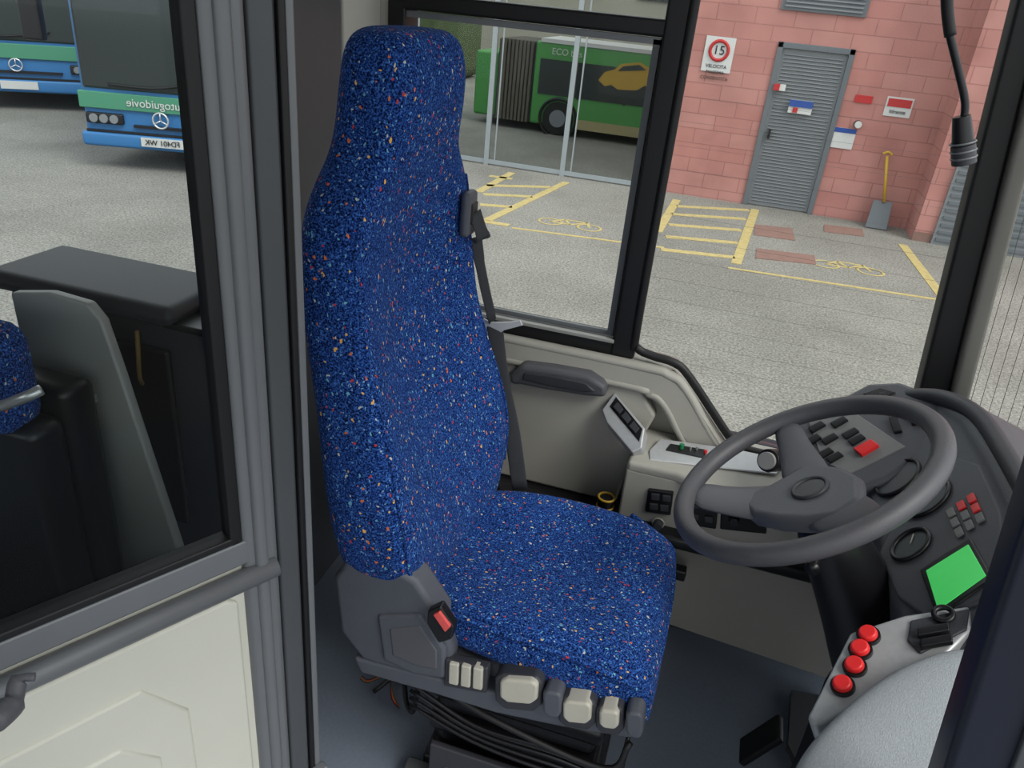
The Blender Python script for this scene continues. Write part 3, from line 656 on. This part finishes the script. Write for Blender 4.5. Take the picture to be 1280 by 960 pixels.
Pw=Vector((.365,1.5,.75)); Nw=Vector((-.55,-.35,.76)).normalized()
panel('wing_body',[(975,560),(985,535),(1035,505),(1085,478),(1125,476),(1170,492),(1185,520),(1165,560),(1110,600),(1050,622),(1000,600)],Pw,Nw,.16,DASH,db,bevel=.012)
def wp(name,px,th,m,lift=.002,bev=.002): return panel(name,px,Pw,Nw,th,m,db,bevel=bev,lift=lift)
wp('wing_fascia',[(1008,522),(1050,503),(1132,558),(1062,592),(1028,577)],.004,DASHL)
for (u,v) in [(1020,532),(1048,526),(1036,547),(1062,540),(1030,565),(1070,548),(1042,570),(1015,548)]:
    wp('rocker_switch',[(u-11,v+2),(u+6,v-7),(u+12,v-2),(u-5,v+8)],.01,BLACK,.008)
wp('red_rocker',[(1066,560),(1088,548),(1098,555),(1076,568)],.012,RED,.012)
for (u,v) in [(1105,500),(1125,508),(1118,530),(1140,520)]:
    wp('rocker_switch',[(u-8,v-9),(u+2,v-11),(u+9,v+8),(u-1,v+10)],.01,BLACK,.008)
wp('wing_vent',[(1078,492),(1100,484),(1120,490),(1098,500)],.004,BLACK,.004)
c1=oy(975,575,1.5)
cyl('ignition_barrel',c1,c1+Vector((-.03,-.05,.02)),.024,BLACK,db); cyl('ignition_ring',c1+Vector((-.03,-.05,.02)),c1+Vector((-.034,-.058,.023)),.018,GRAYL,db)
# ================================================================ STEERING WHEEL
sw=E('steering_wheel')
tl=math.radians(34); Cw=Vector((.213,1.18,.834)); e1=Vector((math.cos(tl),0,math.sin(tl))); e2=Vector((0,1,0)); Nn=Vector((-math.sin(tl),0,math.cos(tl)))
ring('rim',Cw,Nn,.211,.0175,WHEELM,sw,seg=96,s2=18)
Hc=Cw-Nn*.05
def wl(r,a,h): a=math.radians(a); return Hc+e1*r*math.cos(a)+e2*r*math.sin(a)+Nn*h
prism('hub_pad',[wl(r,a,.018) for a,r in [(178,.118),(160,.118),(140,.088),(118,.082),(96,.092),(75,.078),(40,.074),(0,.082),(-40,.10),(-70,.10),(-100,.085),(-135,.085),(-165,.105)]],-Nn*.035,DASH,sw,bevel=.014,seg=5)
def spoke(a,w0,w1):
    ss=[]
    for r,h,w in [(.05,.0,w0),(.10,.004,w0*.9),(.16,.022,w1),(.208,.046,w1*1.1)]:
        c=wl(r,a,h); t=(-e1*math.sin(math.radians(a))+e2*math.cos(math.radians(a)))
        th=.012
        ss.append([c+t*w*math.cos(q)+Nn*th*math.sin(q) for q in [2*math.pi*i/16 for i in range(16)]])
    loft('spoke',ss,DASH,sw,sub=1)
spoke(168,.055,.036); spoke(98,.045,.026); spoke(-62,.06,.036)
hc=wl(.0,0,.02); ring('horn_ring',hc,Nn,.028,.004,DASHD,sw,seg=36); cyl('horn_well',hc-Nn*.005,hc+Nn*.001,.027,BLACK,sw)
colm=E('steering_column')
a0=Hc-Nn*.03
loft('upper_shroud',[[a0-Nn*t+ (e1*math.cos(q)*w+e2*math.sin(q)*w2) for q in [2*math.pi*i/16 for i in range(16)]] for t,w,w2 in [(0,.04,.045),(.03,.055,.06),(.10,.06,.065),(.17,.07,.07),(.24,.08,.08),(.34,.10,.09),(.46,.11,.10)]],BLACK,colm,sub=1)
tube('wiper_stalk',[a0-Nn*.03,a0-Nn*.03+Vector((-.02,-.08,.0)),a0-Nn*.03+Vector((-.03,-.13,.0))],[.007,.008,.012],BLACK,colm)
tube('turn_stalk',[a0-Nn*.03,a0-Nn*.03+Vector((-.03,.10,.0)),a0-Nn*.03+Vector((-.05,.17,.01))],[.008,.009,.014],BLACK,colm)
box('column_foot',(.38,.56,1.10,1.28,0,.38),BLACK,colm,bevel=.03)
pd=E('foot_pedals')
for y in(1.02,1.30):
    prism('pedal',[(.28,y-.035,.03),(.34,y-.035,.14),(.34,y+.035,.14),(.28,y+.035,.03)],(.015,0,-.008),RUBBER,pd,bevel=.005)
# ================================================================ RIGHT CONSOLE (part of the dashboard)
rc=db
Pr=Vector((.32,.93,.705)); Nr=Vector((-.42,-.18,.89)).normalized()
panel('console_top',[(1062,790),(1130,768),(1212,756),(1214,788),(1160,840),(1098,868),(1018,908),(1008,896)],Pr,Nr,.05,SILVER,rc,bevel=.006)
panel('console_body',[(1060,794),(1128,772),(1214,760),(1240,766),(1230,850),(1100,885),(1016,910),(1010,898)],Pr,Nr,.55,BLACK,rc,bevel=.006,lift=-.03)
def rp(name,px,th,m,lift,bev=.002): return panel(name,px,Pr,Nr,th,m,rc,bevel=bev,lift=lift)
rp('black_insert',[(1138,775),(1212,760),(1208,786),(1150,816),(1134,800)],.006,DASHD,.004)
for (u,v) in [(1086,796),(1076,814),(1069,835),(1054,859)]:
    p=on(u,v,Pr,Nr); cyl('button_collar',p,p+Nr*.006,.0165,BLACK,rc); cyl('red_push_button',p+Nr*.004,p+Nr*.014,.0138,RED,rc,r1=.012,bevel=.003)
for (u,v) in [(1164,786),(1168,800)]:
    rp('rocker_switch',[(u-18,v-2),(u+22,v-9),(u+23,v+1),(u-17,v+8)],.010,BLACK,.014)
p=on(1180,772,Pr,Nr); ring('round_control',p+Nr*.008,Nr,.012,.004,BLACK,rc,seg=28)
pe=E('treadplate_step'); prism('plate',[oz(u,v,.02) for u,v in [(990,862),(1030,870),(1000,960),(985,930)]],(0,0,-.02),GRAYD,pe)
# grey padded cover (front passenger side)
pc=E('padded_grey_armrest')
S=[]
edge=[(1226,803),(1180,806),(1110,835),(1055,880),(1010,925),(980,975),(1010,1060),(1150,1100),(1300,1060),(1330,900),(1290,820)]
Pq=Vector((.33,.80,.72)); Nq=Vector((-.15,-.35,.92)).normalized()
E0=[on(u,v,Pq,Nq) for u,v in edge]; ctr=sum(E0,Vector())/len(E0)
for s,h in [(.97,-.09),(1.0,-.05),(1.0,-.02),(.97,-.004),(.88,.004),(.6,.012),(.2,.016)]:
    S.append([ctr+(p-ctr)*s+Nq*h for p in E0])
loft('pad',S,FABG,pc,sub=2)
cyl('pedestal',(ctr.x,ctr.y,0),(ctr.x,ctr.y,.62),.06,BLACK,pc)
# dark pole
po=E('entrance_pillar')
a=on(1232,960,(0,.62,0),(0,1,0)); b=on(1324,700,(0,.62,0),(0,1,0)); d=(b-a)
a2=a-d*1.0; b2=b+d*2.0
w=Vector((.032,0,0))
prism('pillar',[a2-w,a2+w,b2+w,b2-w],(0,.05,0),NAVY,po,bevel=.008)
prism('pillar_trim',[a2+w*.6+Vector((0,-.006,0)),a2+w+Vector((0,-.006,0)),b2+w+Vector((0,-.006,0)),b2+w*.6+Vector((0,-.006,0))],(0,.01,0),GRAYD,po,bevel=.002)
# microphone
mi=E('gooseneck_microphone')
g=[oy(1190,-120,1.3),oy(1184,-20,1.3),oy(1185,30,1.3),oy(1196,80,1.3),oy(1206,125,1.3),oy(1205,150,1.3)]
tube('gooseneck',g,.0055,BLACK,mi)
tube('sleeve',[oy(1184,-30,1.3),oy(1184,10,1.3),oy(1188,45,1.3)],.008,RUBBER,mi)
m0=oy(1202,145,1.3);m1=oy(1205,205,1.3)
cyl('mic_body',m0,m0+(m1-m0)*.6,.012,BLACK,mi,r1=.015); cyl('mic_head',m0+(m1-m0)*.6,m1,.0165,DASHD,mi)
for k in(.55,.72,.86): ring('mic_band',m0+(m1-m0)*k,m1-m0,.0165,.0015,GRAYM,mi,seg=24)
# ================================================================ LIGHT + CAMERA
w=bpy.data.worlds.new('overcast_sky'); sc.world=w; w.use_nodes=True
bg=w.node_tree.nodes['Background']; bg.inputs[0].default_value=(.93,.965,1,1); bg.inputs[1].default_value=1.65
sl=bpy.data.lights.new('sun','SUN'); sl.energy=2.8; sl.angle=math.radians(30); sl.color=(1,.97,.92)
so=bpy.data.objects.new('sun',sl); bpy.context.collection.objects.link(so)
so.rotation_euler=Vector((-.55,.30,-.75)).to_track_quat('-Z','Y').to_euler()
cam=bpy.data.cameras.new('camera'); co=bpy.data.objects.new('camera',cam); bpy.context.collection.objects.link(co)
cam.sensor_width=36; cam.sensor_fit='HORIZONTAL'; cam.lens=36*f/1280; cam.clip_start=.02
Z=-F
co.matrix_world=Matrix(((R.x,U.x,Z.x,C.x),(R.y,U.y,Z.y,C.y),(R.z,U.z,Z.z,C.z),(0,0,0,1)))
sc.camera=co
